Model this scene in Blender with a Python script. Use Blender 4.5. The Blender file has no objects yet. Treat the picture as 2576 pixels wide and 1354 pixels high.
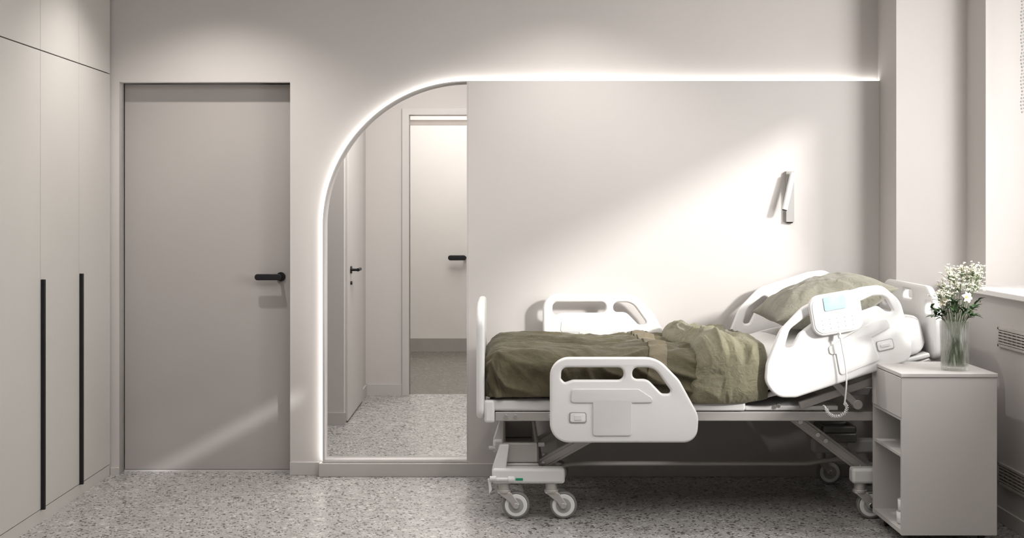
import bpy, bmesh, math, random
from mathutils import Vector, Matrix, noise
random.seed(7)
S=bpy.context.scene
COL=S.collection
pi=math.pi

# ------------------------------------------------------------ materials
def mat(name, col, rough=0.6, metal=0.0, var=0.04, scale=8.0, bump=0.0, bscale=60.0, emis=None, estr=0.0, trans=0.0, ior=1.45, stretch=None, coat=0.0):
    m=bpy.data.materials.new(name); m.use_nodes=True
    nt=m.node_tree; N=nt.nodes; L=nt.links
    b=N['Principled BSDF']
    b.inputs['Roughness'].default_value=rough
    b.inputs['Metallic'].default_value=metal
    b.inputs['IOR'].default_value=ior
    b.inputs['Transmission Weight'].default_value=trans
    b.inputs['Coat Weight'].default_value=coat
    tc=N.new('ShaderNodeTexCoord')
    mp=N.new('ShaderNodeMapping')
    L.new(tc.outputs['Object'],mp.inputs['Vector'])
    if stretch: mp.inputs['Scale'].default_value=stretch
    nz=N.new('ShaderNodeTexNoise'); nz.inputs['Scale'].default_value=scale; nz.inputs['Detail'].default_value=4
    L.new(mp.outputs['Vector'],nz.inputs['Vector'])
    rp=N.new('ShaderNodeValToRGB')
    rp.color_ramp.elements[0].position=0.3; rp.color_ramp.elements[1].position=0.7
    rp.color_ramp.elements[0].color=(*[c*(1-var) for c in col],1)
    rp.color_ramp.elements[1].color=(*[min(1,c*(1+var)) for c in col],1)
    L.new(nz.outputs['Fac'],rp.inputs['Fac']); L.new(rp.outputs['Color'],b.inputs['Base Color'])
    if bump>0:
        n2=N.new('ShaderNodeTexNoise'); n2.inputs['Scale'].default_value=bscale; n2.inputs['Detail'].default_value=3
        L.new(mp.outputs['Vector'],n2.inputs['Vector'])
        bp=N.new('ShaderNodeBump'); bp.inputs['Strength'].default_value=bump; bp.inputs['Distance'].default_value=0.002
        L.new(n2.outputs['Fac'],bp.inputs['Height']); L.new(bp.outputs['Normal'],b.inputs['Normal'])
    if emis:
        b.inputs['Emission Color'].default_value=(*emis,1); b.inputs['Emission Strength'].default_value=estr
    return m

M={}
M['wall']=mat('wall_plaster',(0.60,0.572,0.552),0.85,var=0.02,scale=1.5,bump=0.08,bscale=180)
M['panel']=mat('headboard_panel_paint',(0.59,0.565,0.548),0.7,var=0.015,scale=1.5)
M['door']=mat('door_paint',(0.455,0.427,0.410),0.6,var=0.015,scale=2)
M['ward']=mat('wardrobe_laminate',(0.53,0.51,0.483),0.55,var=0.015,scale=2)
M['wardin']=mat('wardrobe_carcass',(0.30,0.28,0.26),0.7)
M['white']=mat('white_plastic',(0.82,0.815,0.805),0.32,var=0.01,scale=5,coat=0.1)
M['white2']=mat('white_plastic_inset',(0.75,0.745,0.735),0.4,var=0.01,scale=5)
M['grey']=mat('grey_plastic',(0.42,0.42,0.41),0.4,var=0.02)
M['lampbase']=mat('lamp_base_paint',(0.40,0.39,0.38),0.4,var=0.02)
M['metal']=mat('painted_steel',(0.54,0.52,0.50),0.38,metal=0.35,var=0.03,scale=10)
M['metald']=mat('dark_steel',(0.30,0.29,0.28),0.4,metal=0.4,var=0.05,scale=10)  # plain darker steel for head tray, pivot tubes and grille backing
M['chrome']=mat('chrome',(0.75,0.75,0.75),0.2,metal=1.0,var=0.02)
M['black']=mat('black_metal',(0.035,0.034,0.036),0.42,metal=0.4,var=0.1,scale=20)
M['rubber']=mat('grey_rubber',(0.24,0.24,0.23),0.6,var=0.05)
M['dark']=mat('dark_gap',(0.03,0.03,0.03),0.8)
M['sheet']=mat('white_sheet',(0.78,0.77,0.76),0.85,var=0.02,scale=12,bump=0.3,bscale=400)
M['cab']=mat('cabinet_laminate',(0.60,0.58,0.562),0.5,var=0.015,scale=3)
M['fardoor']=mat('far_door_paint',(0.66,0.63,0.60),0.5,var=0.015,scale=3)
M['base']=mat('baseboard_paint',(0.56,0.54,0.522),0.5,var=0.02)
M['sill']=mat('sill_white',(0.80,0.785,0.77),0.35,var=0.02)
M['leaf']=mat('leaf_green',(0.055,0.10,0.042),0.5,var=0.3,scale=25)
M['stem']=mat('stem_green',(0.12,0.16,0.08),0.5,var=0.2,scale=25)
M['petal']=mat('petal_white',(0.86,0.83,0.72),0.6,var=0.05,scale=30)
M['yellow']=mat('stamen_yellow',(0.6,0.45,0.08),0.6,var=0.1,scale=30)
M['screen']=mat('lcd_screen',(0.42,0.54,0.57),0.25,var=0.15,scale=18,emis=(0.50,0.68,0.72),estr=0.10)
M['green']=mat('green_indicator',(0.02,0.35,0.2),0.4)
M['led']=mat('led_strip',(1,1,1),0.5,emis=(1.0,0.985,0.96),estr=5.4)
M['floor2']=mat('baseboard_grey',(0.34,0.325,0.30),0.6)
M['pink']=mat('transom_beige',(0.55,0.50,0.46),0.7)
M['grill']=mat('grille_metal',(0.62,0.59,0.55),0.4,metal=0.3)

def fabric(name,c1,c2,bd=0.008):
    m=bpy.data.materials.new(name); m.use_nodes=True
    nt=m.node_tree;N=nt.nodes;L=nt.links;b=N['Principled BSDF']
    b.inputs['Roughness'].default_value=0.75
    b.inputs['Sheen Weight'].default_value=0.2
    tc=N.new('ShaderNodeTexCoord')
    n1=N.new('ShaderNodeTexNoise'); n1.inputs['Scale'].default_value=9; n1.inputs['Detail'].default_value=8; n1.inputs['Roughness'].default_value=0.65
    L.new(tc.outputs['Object'],n1.inputs['Vector'])
    rp=N.new('ShaderNodeValToRGB'); rp.color_ramp.elements[0].position=0.35; rp.color_ramp.elements[1].position=0.65
    rp.color_ramp.elements[0].color=(*c1,1); rp.color_ramp.elements[1].color=(*c2,1)
    L.new(n1.outputs['Fac'],rp.inputs['Fac']); L.new(rp.outputs['Color'],b.inputs['Base Color'])
    n2=N.new('ShaderNodeTexNoise'); n2.inputs['Scale'].default_value=26; n2.inputs['Detail'].default_value=5; n2.inputs['Distortion'].default_value=1.5
    L.new(tc.outputs['Object'],n2.inputs['Vector'])
    n3=N.new('ShaderNodeTexNoise'); n3.inputs['Scale'].default_value=500
    L.new(tc.outputs['Object'],n3.inputs['Vector'])
    b1=N.new('ShaderNodeBump'); b1.inputs['Strength'].default_value=0.65; b1.inputs['Distance'].default_value=bd
    b2=N.new('ShaderNodeBump'); b2.inputs['Strength'].default_value=0.3; b2.inputs['Distance'].default_value=0.001
    L.new(n2.outputs['Fac'],b1.inputs['Height']); L.new(n3.outputs['Fac'],b2.inputs['Height'])
    L.new(b1.outputs['Normal'],b2.inputs['Normal']); L.new(b2.outputs['Normal'],b.inputs['Normal'])
    return m
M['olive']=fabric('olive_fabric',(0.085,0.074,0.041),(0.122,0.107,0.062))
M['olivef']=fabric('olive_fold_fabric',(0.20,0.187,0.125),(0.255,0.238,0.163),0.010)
M['olive2']=fabric('olive_pillow_fabric',(0.22,0.214,0.170),(0.26,0.25,0.20))
M['strap']=fabric('border_fabric',(0.165,0.142,0.092),(0.20,0.172,0.115))

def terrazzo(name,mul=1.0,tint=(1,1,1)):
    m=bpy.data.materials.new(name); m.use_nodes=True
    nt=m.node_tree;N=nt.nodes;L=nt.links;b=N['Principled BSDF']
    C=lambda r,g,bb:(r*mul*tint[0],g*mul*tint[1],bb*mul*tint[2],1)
    tc=N.new('ShaderNodeTexCoord')
    dn=N.new('ShaderNodeTexNoise'); dn.inputs['Scale'].default_value=80; dn.inputs['Detail'].default_value=3
    L.new(tc.outputs['Object'],dn.inputs['Vector'])
    mix=N.new('ShaderNodeMixRGB'); mix.inputs['Fac'].default_value=0.015
    L.new(tc.outputs['Object'],mix.inputs['Color1']); L.new(dn.outputs['Color'],mix.inputs['Color2'])
    bn=N.new('ShaderNodeTexNoise'); bn.inputs['Scale'].default_value=14; bn.inputs['Detail'].default_value=6
    L.new(tc.outputs['Object'],bn.inputs['Vector'])
    r0=N.new('ShaderNodeValToRGB'); r0.color_ramp.elements[0].position=0.3; r0.color_ramp.elements[1].position=0.7
    r0.color_ramp.elements[0].color=C(0.345,0.335,0.322); r0.color_ramp.elements[1].color=C(0.455,0.443,0.428)
    L.new(bn.outputs['Fac'],r0.inputs['Fac'])
    cur=r0.outputs['Color']
    def layer(cur,scale,size,prob,col,seed):
        v=N.new('ShaderNodeTexVoronoi'); v.inputs['Scale'].default_value=scale
        mp=N.new('ShaderNodeMapping'); mp.inputs['Location'].default_value=(seed,seed*.7,0); mp.inputs['Rotation'].default_value=(0,0,seed)
        L.new(mix.outputs['Color'],mp.inputs['Vector']); L.new(mp.outputs['Vector'],v.inputs['Vector'])
        sp=N.new('ShaderNodeSeparateColor'); L.new(v.outputs['Color'],sp.inputs['Color'])
        sz=N.new('ShaderNodeMath'); sz.operation='MULTIPLY'; sz.inputs[1].default_value=size*1.4; L.new(sp.outputs['Green'],sz.inputs[0])
        s2=N.new('ShaderNodeMath'); s2.operation='MAXIMUM'; s2.inputs[1].default_value=size*0.4; L.new(sz.outputs[0],s2.inputs[0])
        lt=N.new('ShaderNodeMath'); lt.operation='LESS_THAN'
        L.new(v.outputs['Distance'],lt.inputs[0]); L.new(s2.outputs[0],lt.inputs[1])
        l2=N.new('ShaderNodeMath'); l2.operation='LESS_THAN'; l2.inputs[1].default_value=prob
        L.new(sp.outputs['Red'],l2.inputs[0])
        mu=N.new('ShaderNodeMath'); mu.operation='MULTIPLY'; L.new(lt.outputs[0],mu.inputs[0]); L.new(l2.outputs[0],mu.inputs[1])
        mx=N.new('ShaderNodeMixRGB'); L.new(mu.outputs[0],mx.inputs['Fac']); L.new(cur,mx.inputs['Color1']); mx.inputs['Color2'].default_value=C(*col)
        return mx.outputs['Color']
    cur=layer(cur,50,0.45,0.35,(0.55,0.54,0.52),1.3)
    cur=layer(cur,105,0.42,0.34,(0.23,0.218,0.208),5.1)
    cur=layer(cur,46,0.34,0.44,(0.105,0.096,0.09),3.7)
    cur=layer(cur,85,0.38,0.42,(0.07,0.064,0.06),9.2)
    L.new(cur,b.inputs['Base Color'])
    b.inputs['Roughness'].default_value=0.26
    return m
M['floor']=terrazzo('terrazzo')
M['floor3']=terrazzo('terrazzo_dimmed',0.42,(1.0,0.96,0.84))  # floor darkened in colour to stand in for the dim far room

def glassmat(name,col,rough,ior,tmix):
    m=bpy.data.materials.new(name); m.use_nodes=True
    nt=m.node_tree;N=nt.nodes;L=nt.links
    out=N['Material Output']; b=N['Principled BSDF']
    b.inputs['Base Color'].default_value=(*col,1); b.inputs['Roughness'].default_value=rough
    b.inputs['IOR'].default_value=ior; b.inputs['Transmission Weight'].default_value=1.0
    t=N.new('ShaderNodeBsdfTransparent'); t.inputs['Color'].default_value=(0.96,0.965,0.955,1)
    mx=N.new('ShaderNodeMixShader'); mx.inputs['Fac'].default_value=tmix
    L.new(b.outputs[0],mx.inputs[1]); L.new(t.outputs[0],mx.inputs[2]); L.new(mx.outputs[0],out.inputs['Surface'])
    return m
M['glass']=glassmat('vase_glass',(0.97,0.98,0.97),0.01,1.45,0.68)
M['water']=glassmat('vase_water',(0.78,0.82,0.76),0.0,1.33,0.6)

# ------------------------------------------------------------ helpers
ROOTM={}
def link(o,parent=None):
    COL.objects.link(o)
    if parent is not None:
        o.parent=parent
        o.matrix_parent_inverse=ROOTM[parent.name].inverted()
    ROOTM[o.name]=o.matrix_basis.copy() if parent is None else Matrix.Identity(4)
    return o
def top(o,label,cat,group=None,kind=None):
    o["label"]=label; o["category"]=cat
    if group:o["group"]=group
    if kind:o["kind"]=kind
    return o
def struct(o,label=None,cat=None):
    o["kind"]="structure"
    if label: o["label"]=label
    if cat: o["category"]=cat
    return o
def empty(name,loc,label,cat,group=None):
    e=bpy.data.objects.new(name,None); e.location=loc; e.empty_display_size=0.1
    COL.objects.link(e); ROOTM[e.name]=Matrix.Translation(loc)
    top(e,label,cat,group); return e

class B:
    def __init__(s): s.bm=bmesh.new()
    def box(s,x0,x1,y0,y1,z0,z1,rot=None,pivot=None):
        r=bmesh.ops.create_cube(s.bm,size=1)
        bmesh.ops.scale(s.bm,vec=(x1-x0,y1-y0,z1-z0),verts=r['verts'])
        bmesh.ops.translate(s.bm,vec=((x0+x1)/2,(y0+y1)/2,(z0+z1)/2),verts=r['verts'])
        if rot: bmesh.ops.rotate(s.bm,cent=pivot or ((x0+x1)/2,(y0+y1)/2,(z0+z1)/2),matrix=rot,verts=r['verts'])
        return s
    def bar(s,p0,p1,wy,h):
        p0=Vector(p0);p1=Vector(p1);d=p1-p0;L=d.length
        a=math.atan2(d.z,d.x);c=(p0+p1)/2
        r=bmesh.ops.create_cube(s.bm,size=1)
        bmesh.ops.scale(s.bm,vec=(L,wy,h),verts=r['verts'])
        bmesh.ops.rotate(s.bm,cent=(0,0,0),matrix=Matrix.Rotation(-a,3,'Y'),verts=r['verts'])
        bmesh.ops.translate(s.bm,vec=c,verts=r['verts']); return s
    def cyl(s,p0,p1,r0,r1=None,seg=24):
        p0=Vector(p0);p1=Vector(p1);d=p1-p0
        r=bmesh.ops.create_cone(s.bm,cap_ends=True,segments=seg,radius1=r0,radius2=r0 if r1 is None else r1,depth=d.length)
        q=Vector((0,0,1)).rotation_difference(d.normalized()).to_matrix()
        bmesh.ops.rotate(s.bm,cent=(0,0,0),matrix=q,verts=r['verts'])
        bmesh.ops.translate(s.bm,vec=(p0+p1)/2,verts=r['verts']); return s
    def poly(s,pts,y0,y1):
        a=[s.bm.verts.new((x,y0,z)) for x,z in pts]; b=[s.bm.verts.new((x,y1,z)) for x,z in pts]
        n=len(pts)
        s.bm.faces.new(a); s.bm.faces.new(b[::-1])
        for i in range(n): s.bm.faces.new((a[i],b[i],b[(i+1)%n],a[(i+1)%n]))
        return s
    def ico(s,c,r,sub=1,sc=(1,1,1)):
        q=bmesh.ops.create_icosphere(s.bm,subdivisions=sub,radius=r)
        bmesh.ops.scale(s.bm,vec=sc,verts=q['verts']); bmesh.ops.translate(s.bm,vec=c,verts=q['verts']); return s
    def obj(s,name,m,parent=None,bevel=0,smooth=False,seg=3):
        bmesh.ops.recalc_face_normals(s.bm,faces=s.bm.faces)
        me=bpy.data.meshes.new(name); s.bm.to_mesh(me); s.bm.free()
        me.materials.append(M[m] if isinstance(m,str) else m)
        o=bpy.data.objects.new(name,me)
        if bevel>0:
            md=o.modifiers.new('bevel','BEVEL'); md.width=bevel; md.segments=seg; md.limit_method='ANGLE'; md.angle_limit=math.radians(40)
        if smooth or bevel>0:
            for p in me.polygons: p.use_smooth=True
            try: me.set_sharp_from_angle(angle=math.radians(42))
            except Exception: pass
        link(o,parent); return o

def fillet(pts,seg=8):
    out=[];n=len(pts)
    for i in range(n):
        p=Vector(pts[i][:2]); r=pts[i][2] if len(pts[i])>2 else 0
        a=Vector(pts[i-1][:2]); c=Vector(pts[(i+1)%n][:2])
        if r<=0: out.append((p.x,p.y)); continue
        u=(a-p);v=(c-p);lu=u.length;lv=v.length;u.normalize();v.normalize()
        ang=u.angle(v)
        if ang>pi-0.02: out.append((p.x,p.y)); continue
        t=min(r/math.tan(ang/2),lu*0.49,lv*0.49); rr=t*math.tan(ang/2)
        bis=(u+v).normalized(); cen=p+bis*(rr/math.sin(ang/2))
        s0=p+u*t; s1=p+v*t
        a0=math.atan2(s0.y-cen.y,s0.x-cen.x); a1=math.atan2(s1.y-cen.y,s1.x-cen.x)
        d=a1-a0
        while d>pi:d-=2*pi
        while d<-pi:d+=2*pi
        for k in range(seg+1):
            th=a0+d*k/seg; out.append((cen.x+rr*math.cos(th),cen.y+rr*math.sin(th)))
    return out

def plate(name,outlines,thick,bev,m,mapper,parent=None,bres=3):
    cu=bpy.data.curves.new(name+'_c','CURVE'); cu.dimensions='2D'; cu.fill_mode='BOTH'
    for pl in outlines:
        sp=cu.splines.new('POLY'); sp.points.add(len(pl)-1)
        for i,p in enumerate(pl): sp.points[i].co=(p[0],p[1],0,1)
        sp.use_cyclic_u=True
    cu.extrude=max(thick/2-bev,0.0001); cu.bevel_depth=bev; cu.bevel_resolution=bres; cu.offset=-bev
    to=bpy.data.objects.new('tmp',cu); COL.objects.link(to)
    dg=bpy.context.evaluated_depsgraph_get(); dg.update()
    me=bpy.data.meshes.new_from_object(to.evaluated_get(dg))
    bpy.data.objects.remove(to)
    me.transform(mapper)
    bm=bmesh.new(); bm.from_mesh(me); bmesh.ops.remove_doubles(bm,verts=bm.verts,dist=1e-5)
    bmesh.ops.recalc_face_normals(bm,faces=bm.faces); bm.to_mesh(me); bm.free()
    me.materials.clear(); me.materials.append(M[m])
    if bev>0:
        for p in me.polygons:p.use_smooth=True
        try: me.set_sharp_from_angle(angle=math.radians(35))
        except Exception: pass
    o=bpy.data.objects.new(name,me); link(o,parent); return o
def mapXZ(y):
    return Matrix(((1,0,0,0),(0,0,-1,y),(0,1,0,0),(0,0,0,1)))
def mapYZ(x):
    return Matrix(((0,0,1,x),(1,0,0,0),(0,1,0,0),(0,0,0,1)))

def tube(name,pts,r,m,parent=None,cyclic=False,res=4,order=4):
    cu=bpy.data.curves.new(name+'_c','CURVE'); cu.dimensions='3D'
    sp=cu.splines.new('NURBS' if order>2 else 'POLY'); sp.points.add(len(pts)-1)
    for i,p in enumerate(pts): sp.points[i].co=(*p,1)
    if order>2: sp.order_u=min(order,len(pts)); sp.use_endpoint_u=True
    sp.use_cyclic_u=cyclic; cu.resolution_u=6
    cu.bevel_depth=r; cu.bevel_resolution=res; cu.use_fill_caps=True
    to=bpy.data.objects.new('tmp',cu); COL.objects.link(to)
    dg=bpy.context.evaluated_depsgraph_get(); dg.update()
    me=bpy.data.meshes.new_from_object(to.evaluated_get(dg)); bpy.data.objects.remove(to)
    me.materials.clear(); me.materials.append(M[m])
    for p in me.polygons:p.use_smooth=True
    o=bpy.data.objects.new(name,me); link(o,parent); return o

def grid(name,nu,nv,f,m,parent=None,closed_v=False,solid=0,sub=0):
    vs=[f(i/(nu-1),j/(nv-1)) for i in range(nu) for j in range(nv)]
    fs=[(i*nv+j,(i+1)*nv+j,(i+1)*nv+j+1,i*nv+j+1) for i in range(nu-1) for j in range(nv-1)]
    me=bpy.data.meshes.new(name); me.from_pydata([tuple(v) for v in vs],[],fs)
    me.materials.append(M[m])
    for p in me.polygons:p.use_smooth=True
    o=bpy.data.objects.new(name,me)
    if solid:
        md=o.modifiers.new('solid','SOLIDIFY'); md.thickness=solid; md.offset=0
    link(o,parent); return o

CZ=1.438; F=3169.0; DW=6.8
def W(px,py,d):
    return ((px-1262)/F*d, CZ-(py-525)/F*d)

# ------------------------------------------------------------ room
H=3.0
ax0,ax1,zt,zb=-0.9626,-0.1814,2.125,0.073
R=0.781
arch=[(ax0,zb),(ax1,zb),(ax1,zt)]
for k in range(1,49):
    a=pi/2+ (pi/2)*k/48
    arch.append((ax1+R*math.cos(a),zt-R+R*math.sin(a)))
dx0,dx1,dzt=-2.064,-1.142,2.122
outer=[(-2.75,0),(dx0,0),(dx0,dzt),(dx1,dzt),(dx1,0),(2.95,0),(2.95,H),(-2.75,H)]
w=plate('wall_back',[outer,arch],0.12,0,'wall',mapXZ(0.06)); struct(w,'warm grey plaster wall with an opening built in place of an arched mirror','wall')
t=0.006
arch_in=[(ax0+t,zb+t),(ax1-t,zb+t),(ax1-t,zt-t)]
for k in range(1,49):
    a=pi/2+(pi/2)*k/48
    arch_in.append((ax1+(R-t)*math.cos(a),zt-R+(R-t)*math.sin(a)))
o=plate('trim_1',[arch,arch_in],0.156,0,'panel',mapXZ(0.042)); struct(o,'slim arched lining of the opening built for the mirror','trim')
o=B().box(ax1,2.03,-0.036,0.0,0.0,zt).obj('trim_2','panel',bevel=0.0015); struct(o,'tall flat wall panel behind the bed','wall panel')
bm=bmesh.new()
path=[(ax0-0.001,0.08)]+[(ax1+(R+0.001)*math.cos(pi-(pi/2)*k/48),zt-R+(R+0.001)*math.sin(pi-(pi/2)*k/48)) for k in range(49)]+[(2.028,zt+0.001)]
pv=None
for (x,z) in path:
    a=bm.verts.new((x,-0.028,z)); b=bm.verts.new((x,-0.006,z))
    if pv: bm.faces.new((pv[0],a,b,pv[1]))
    pv=(a,b)
me=bpy.data.meshes.new('led_strip_light'); bm.to_mesh(me); bm.free(); me.materials.append(M['led'])
o=bpy.data.objects.new('led_strip_light',me)
md=o.modifiers.new('s','SOLIDIFY'); md.thickness=0.002; md.offset=0
link(o); top(o,'glowing white LED strip along the arched panel edge','light')

d=B().box(dx0+0.003,dx1-0.003,0.086,0.125,0.012,dzt-0.004).obj('door_1','door',bevel=0.002); struct(d,'flush warm grey door with black lever handle','door')
o=B().box(dx0,dx1,0.09,0.14,0.0,0.01).obj('trim_3','sill'); struct(o,'pale door threshold','trim')
o=B().box(dx0-0.1,dx1+0.1,0.126,0.16,0.0,dzt+0.1).obj('wall_door_backing','dark'); struct(o,'dark backing behind the door','wall')
def lever(name,parent,cx,y,cz,L,s,mirror=1,rose=True):
    b=B()
    if rose: b.cyl((cx,y,cz),(cx,y-0.009*s,cz),0.025*s)
    b.cyl((cx,y,cz),(cx,y-0.055*s,cz),0.0095*s)
    o=b.obj(name,'black',parent,bevel=0.0015,smooth=True)
    x0,x1=(cx-L+0.012,cx+0.012) if mirror>0 else (cx-0.012,cx+L-0.012)
    out=fillet([(x0,cz-0.017*s,0.016*s),(x1,cz-0.017*s,0.016*s),(x1,cz+0.017*s,0.016*s),(x0,cz+0.017*s,0.016*s)])
    p=plate('lever',[out],0.014*s,0.003*s,'black',mapXZ(y-0.055*s),o)
    return o
hx,hz=W(704,697,6.85)
lever('door_handle',d,hx,0.086,hz,0.145,1.0)

o=B().box(dx1,ax0-0.02,-0.012,0,0,0.071).obj('baseboard_back','base',bevel=0.002); struct(o)
o=B().box(ax0-0.018,2.03,-0.05,-0.036,0,0.071).box(ax0-0.018,ax1,-0.036,0,0,0.071).obj('baseboard_panel','base',bevel=0.002); struct(o)
o=B().box(-2.11,dx0,-0.012,0,0,0.04).obj('baseboard_door','base'); struct(o)

o=B().box(-2.75,2.95,-7.7,0.0,-0.05,0).box(-2.75,0.75,0,2.96,-0.05,0).obj('floor','floor'); struct(o,'grey speckled terrazzo floor','floor')
o=B().box(-2.75,0.75,2.96,6.1,-0.05,0).obj('floor_far','floor3'); struct(o,'brown-grey floor of the added far room, dimness put in its colour','floor')
o=B().box(-2.75,2.95,-7.7,0.12,H,H+0.05).box(-2.75,0.75,0.12,6.1,2.9,2.95).obj('ceiling','wall'); struct(o,'plain light ceiling','ceiling')
o=B().box(-2.8,-2.75,-7.7,0.12,0,H).obj('wall_left','wall'); struct(o)
o=B().box(-2.8,2.95,-7.75,-7.7,0,H).obj('wall_front','wall'); struct(o)
rect=lambda y0,y1,z0,z1:[(y0,z0),(y1,z0),(y1,z1),(y0,z1)]
WY0,WY1=-2.95,-1.20
o=plate('wall_right',[rect(-7.7,0.0,0,H),rect(WY0,WY1,1.04,2.61),rect(-4.95,-4.12,2.505,2.60),rect(-4.85,-4.05,2.40,2.455)],0.1,0,'wall',mapYZ(2.85)); struct(o)  # narrow unseen slits added so a light stripe falls on the door
o=B().box(2.03,2.39,-0.32,0,0,H).obj('wall_column','wall'); struct(o,'plastered column beside the window','wall')
o=B().box(2.39,2.8,-0.58,0,0,H).obj('wall_pier','wall'); struct(o,'plastered window reveal','wall')
o=B().box(2.29,2.8,-5.2,-0.321,0,1.035).obj('wall_apron','wall'); struct(o,'low wall under the window sill','wall')
o=B().box(2.25,2.8,-5.2,-0.322,1.035,1.06).obj('trim_4','sill',bevel=0.004); struct(o,'white window sill board','window sill')
o=B().box(2.278,2.29,-5.2,-0.33,0,0.07).obj('baseboard_right','base',bevel=0.002); struct(o)
b=B()
for (y0,y1,z0,z1) in [(WY0,WY0+0.04,1.06,2.61),(WY1-0.04,WY1,1.06,2.61),(WY0,WY1,1.06,1.10),(WY0,WY1,2.57,2.61)]:
    b.box(2.83,2.88,y0,y1,z0,z1)
o=b.obj('window_1','sill',bevel=0.003); struct(o,'white window frame','window')
e=empty('roller_blind',(2.52,-1.2,2.68),'white roller blind with bead chain above the window','blind')
B().cyl((2.52,-2.95,2.68),(2.52,-0.75,2.68),0.03).obj('blind_tube','sill',e,smooth=True)
for yy in (-0.80,-0.83):
    b=B()
    for i in range(46):
        b.ico((2.477+0.003*math.sin(i),yy,2.64-i*0.0165),0.0055,1)
    b.obj('bead_chain','grey',e,smooth=True)
B().box(2.46,2.55,-0.85,-0.74,2.63,2.73).obj('blind_bracket','sill',e,bevel=0.005)

def grille(y0,y1,z0,z1,label):
    e=empty('ventilation_grille',(2.29,(y0+y1)/2,z0),label,'vent','wall ventilation grilles')
    b=B(); f=0.012
    b.box(2.278,2.29,y0,y1,z1-f,z1).box(2.278,2.29,y0,y1,z0,z0+f).box(2.278,2.29,y0,y0+f,z0,z1).box(2.278,2.29,y1-f,y1,z0,z1)
    b.obj('grille_frame','grill',e,bevel=0.001)
    b=B(); n=5
    for i in range(n):
        z=z0+f+(z1-z0-2*f)*(i+0.5)/n
        b.box(2.279,2.289,y0+f,y1-f,z-0.0035,z+0.0035)
    yy=y1-0.06
    while yy>y0: b.box(2.281,2.288,yy-0.002,yy+0.002,z0+f,z1-f); yy-=0.05
    b.obj('grille_slats','grill',e)
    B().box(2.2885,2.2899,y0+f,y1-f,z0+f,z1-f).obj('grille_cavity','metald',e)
grille(-2.6,-1.01,0.805,0.895,'slim metal louvred vent grille under the sill')
grille(-2.6,-1.01,0.175,0.275,'slim metal louvred vent grille above the baseboard')

# added passage beyond arch, stands in for the mirror's reflection
o=B().box(-2.75,-1.047,1.56,2.9,0,2.9).obj('wall_mirrored_block','wall'); struct(o)
o=B().box(-2.75,-1.035,1.548,1.56,0,0.085).obj('baseboard_mirrored','base'); struct(o)
o=B().box(-1.047,-1.035,2.62,2.9,0,0.085).box(-1.047,-0.758,2.888,2.9,0,0.085).obj('baseboard_mirrored_end','base'); struct(o)
o=B().box(-1.0465,-1.032,1.66,2.58,0.012,2.1).obj('door_2','cab',bevel=0.002); struct(o,'light flush door with black handle','door')
b=B().cyl((-1.032,1.80,1.02),(-1.022,1.80,1.02),0.025).cyl((-1.03,1.80,1.02),(-0.975,1.80,1.02),0.009).cyl((-0.98,1.79,1.02),(-0.98,1.93,1.02),0.011)
dh=b.obj('door_handle','black',o,smooth=True)
B().cyl((-1.032,1.80,0.93),(-1.02,1.80,0.93),0.012).obj('door_lock','black',o,smooth=True)
o=plate('wall_mirrored_end',[[(-1.047,0),(-0.712,0),(-0.712,2.159),(0.25,2.159),(0.25,0),(0.75,0),(0.75,2.9),(-1.047,2.9)]],0.12,0,'wall',mapXZ(2.96)); struct(o)
o=plate('trim_5',[[(-0.765,0),(-0.712,0),(-0.712,2.159),(0.25,2.159),(0.25,0),(0.30,0),(0.30,2.21),(-0.765,2.21)]],0.02,0.002,'cab',mapXZ(2.89)); struct(o,'light door casing','door frame')
o=B().box(-0.712,0.25,2.955,2.985,2.085,2.125).obj('trim_6','pink'); struct(o,'beige door transom rail','trim')
o=B().box(-2.75,0.75,5.9,6.0,0,2.9).obj('wall_far','wall'); struct(o)
o=B().box(0.75,0.8,0.12,6.0,0,2.9).obj('wall_mirrored_side','wall'); struct(o)
o=B().box(-2.8,-2.75,0.12,6.0,0,2.9).obj('wall_mirrored_outer','wall'); struct(o)
d3=B().box(-1.4,0.1,5.88,5.9,0.13,2.55).obj('door_3','fardoor',bevel=0.002); struct(d3,'pale door with black bar handle and grey kick plate','door')
hx3,hz3=W(1170,648,12.68)
lever('door_handle',d3,hx3+0.0,5.88,hz3,0.18,1.5,rose=False)
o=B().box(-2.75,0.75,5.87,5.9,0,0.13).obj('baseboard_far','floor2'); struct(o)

# ------------------------------------------------------------ wardrobes
seams=[-0.012,-0.510,-1.037,-1.563]
for i in range(3):
    y1,y0=seams[i],seams[i+1]
    e=empty('wardrobe',(-2.4,(y0+y1)/2,0),'tall light grey wardrobe with black vertical edge handle' if i<2 else 'tall light grey wardrobe unit with plain door','wardrobe','fitted wardrobe units')
    g=0.0018
    B().box(-2.745,-2.131,y0+0.0005,y1-0.0005,0.0,H-0.003).obj('wardrobe_body','wardin',e)
    dr=B().box(-2.13,-2.11,y0+g,y1-g,0.062,2.161).obj('door','ward',e,bevel=0.001)
    B().box(-2.13,-2.11,y0+g,y1-g,2.166,H-0.01).obj('upper_door','ward',e,bevel=0.001)
    B().box(-2.131,-2.112,y0,y1,0.0,0.058).obj('plinth','ward',e)
    if i<2:
        B().box(-2.112,-2.092,y0+0.004,y0+0.020,0.058,1.113).obj('handle','black',dr,bevel=0.002)

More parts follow.
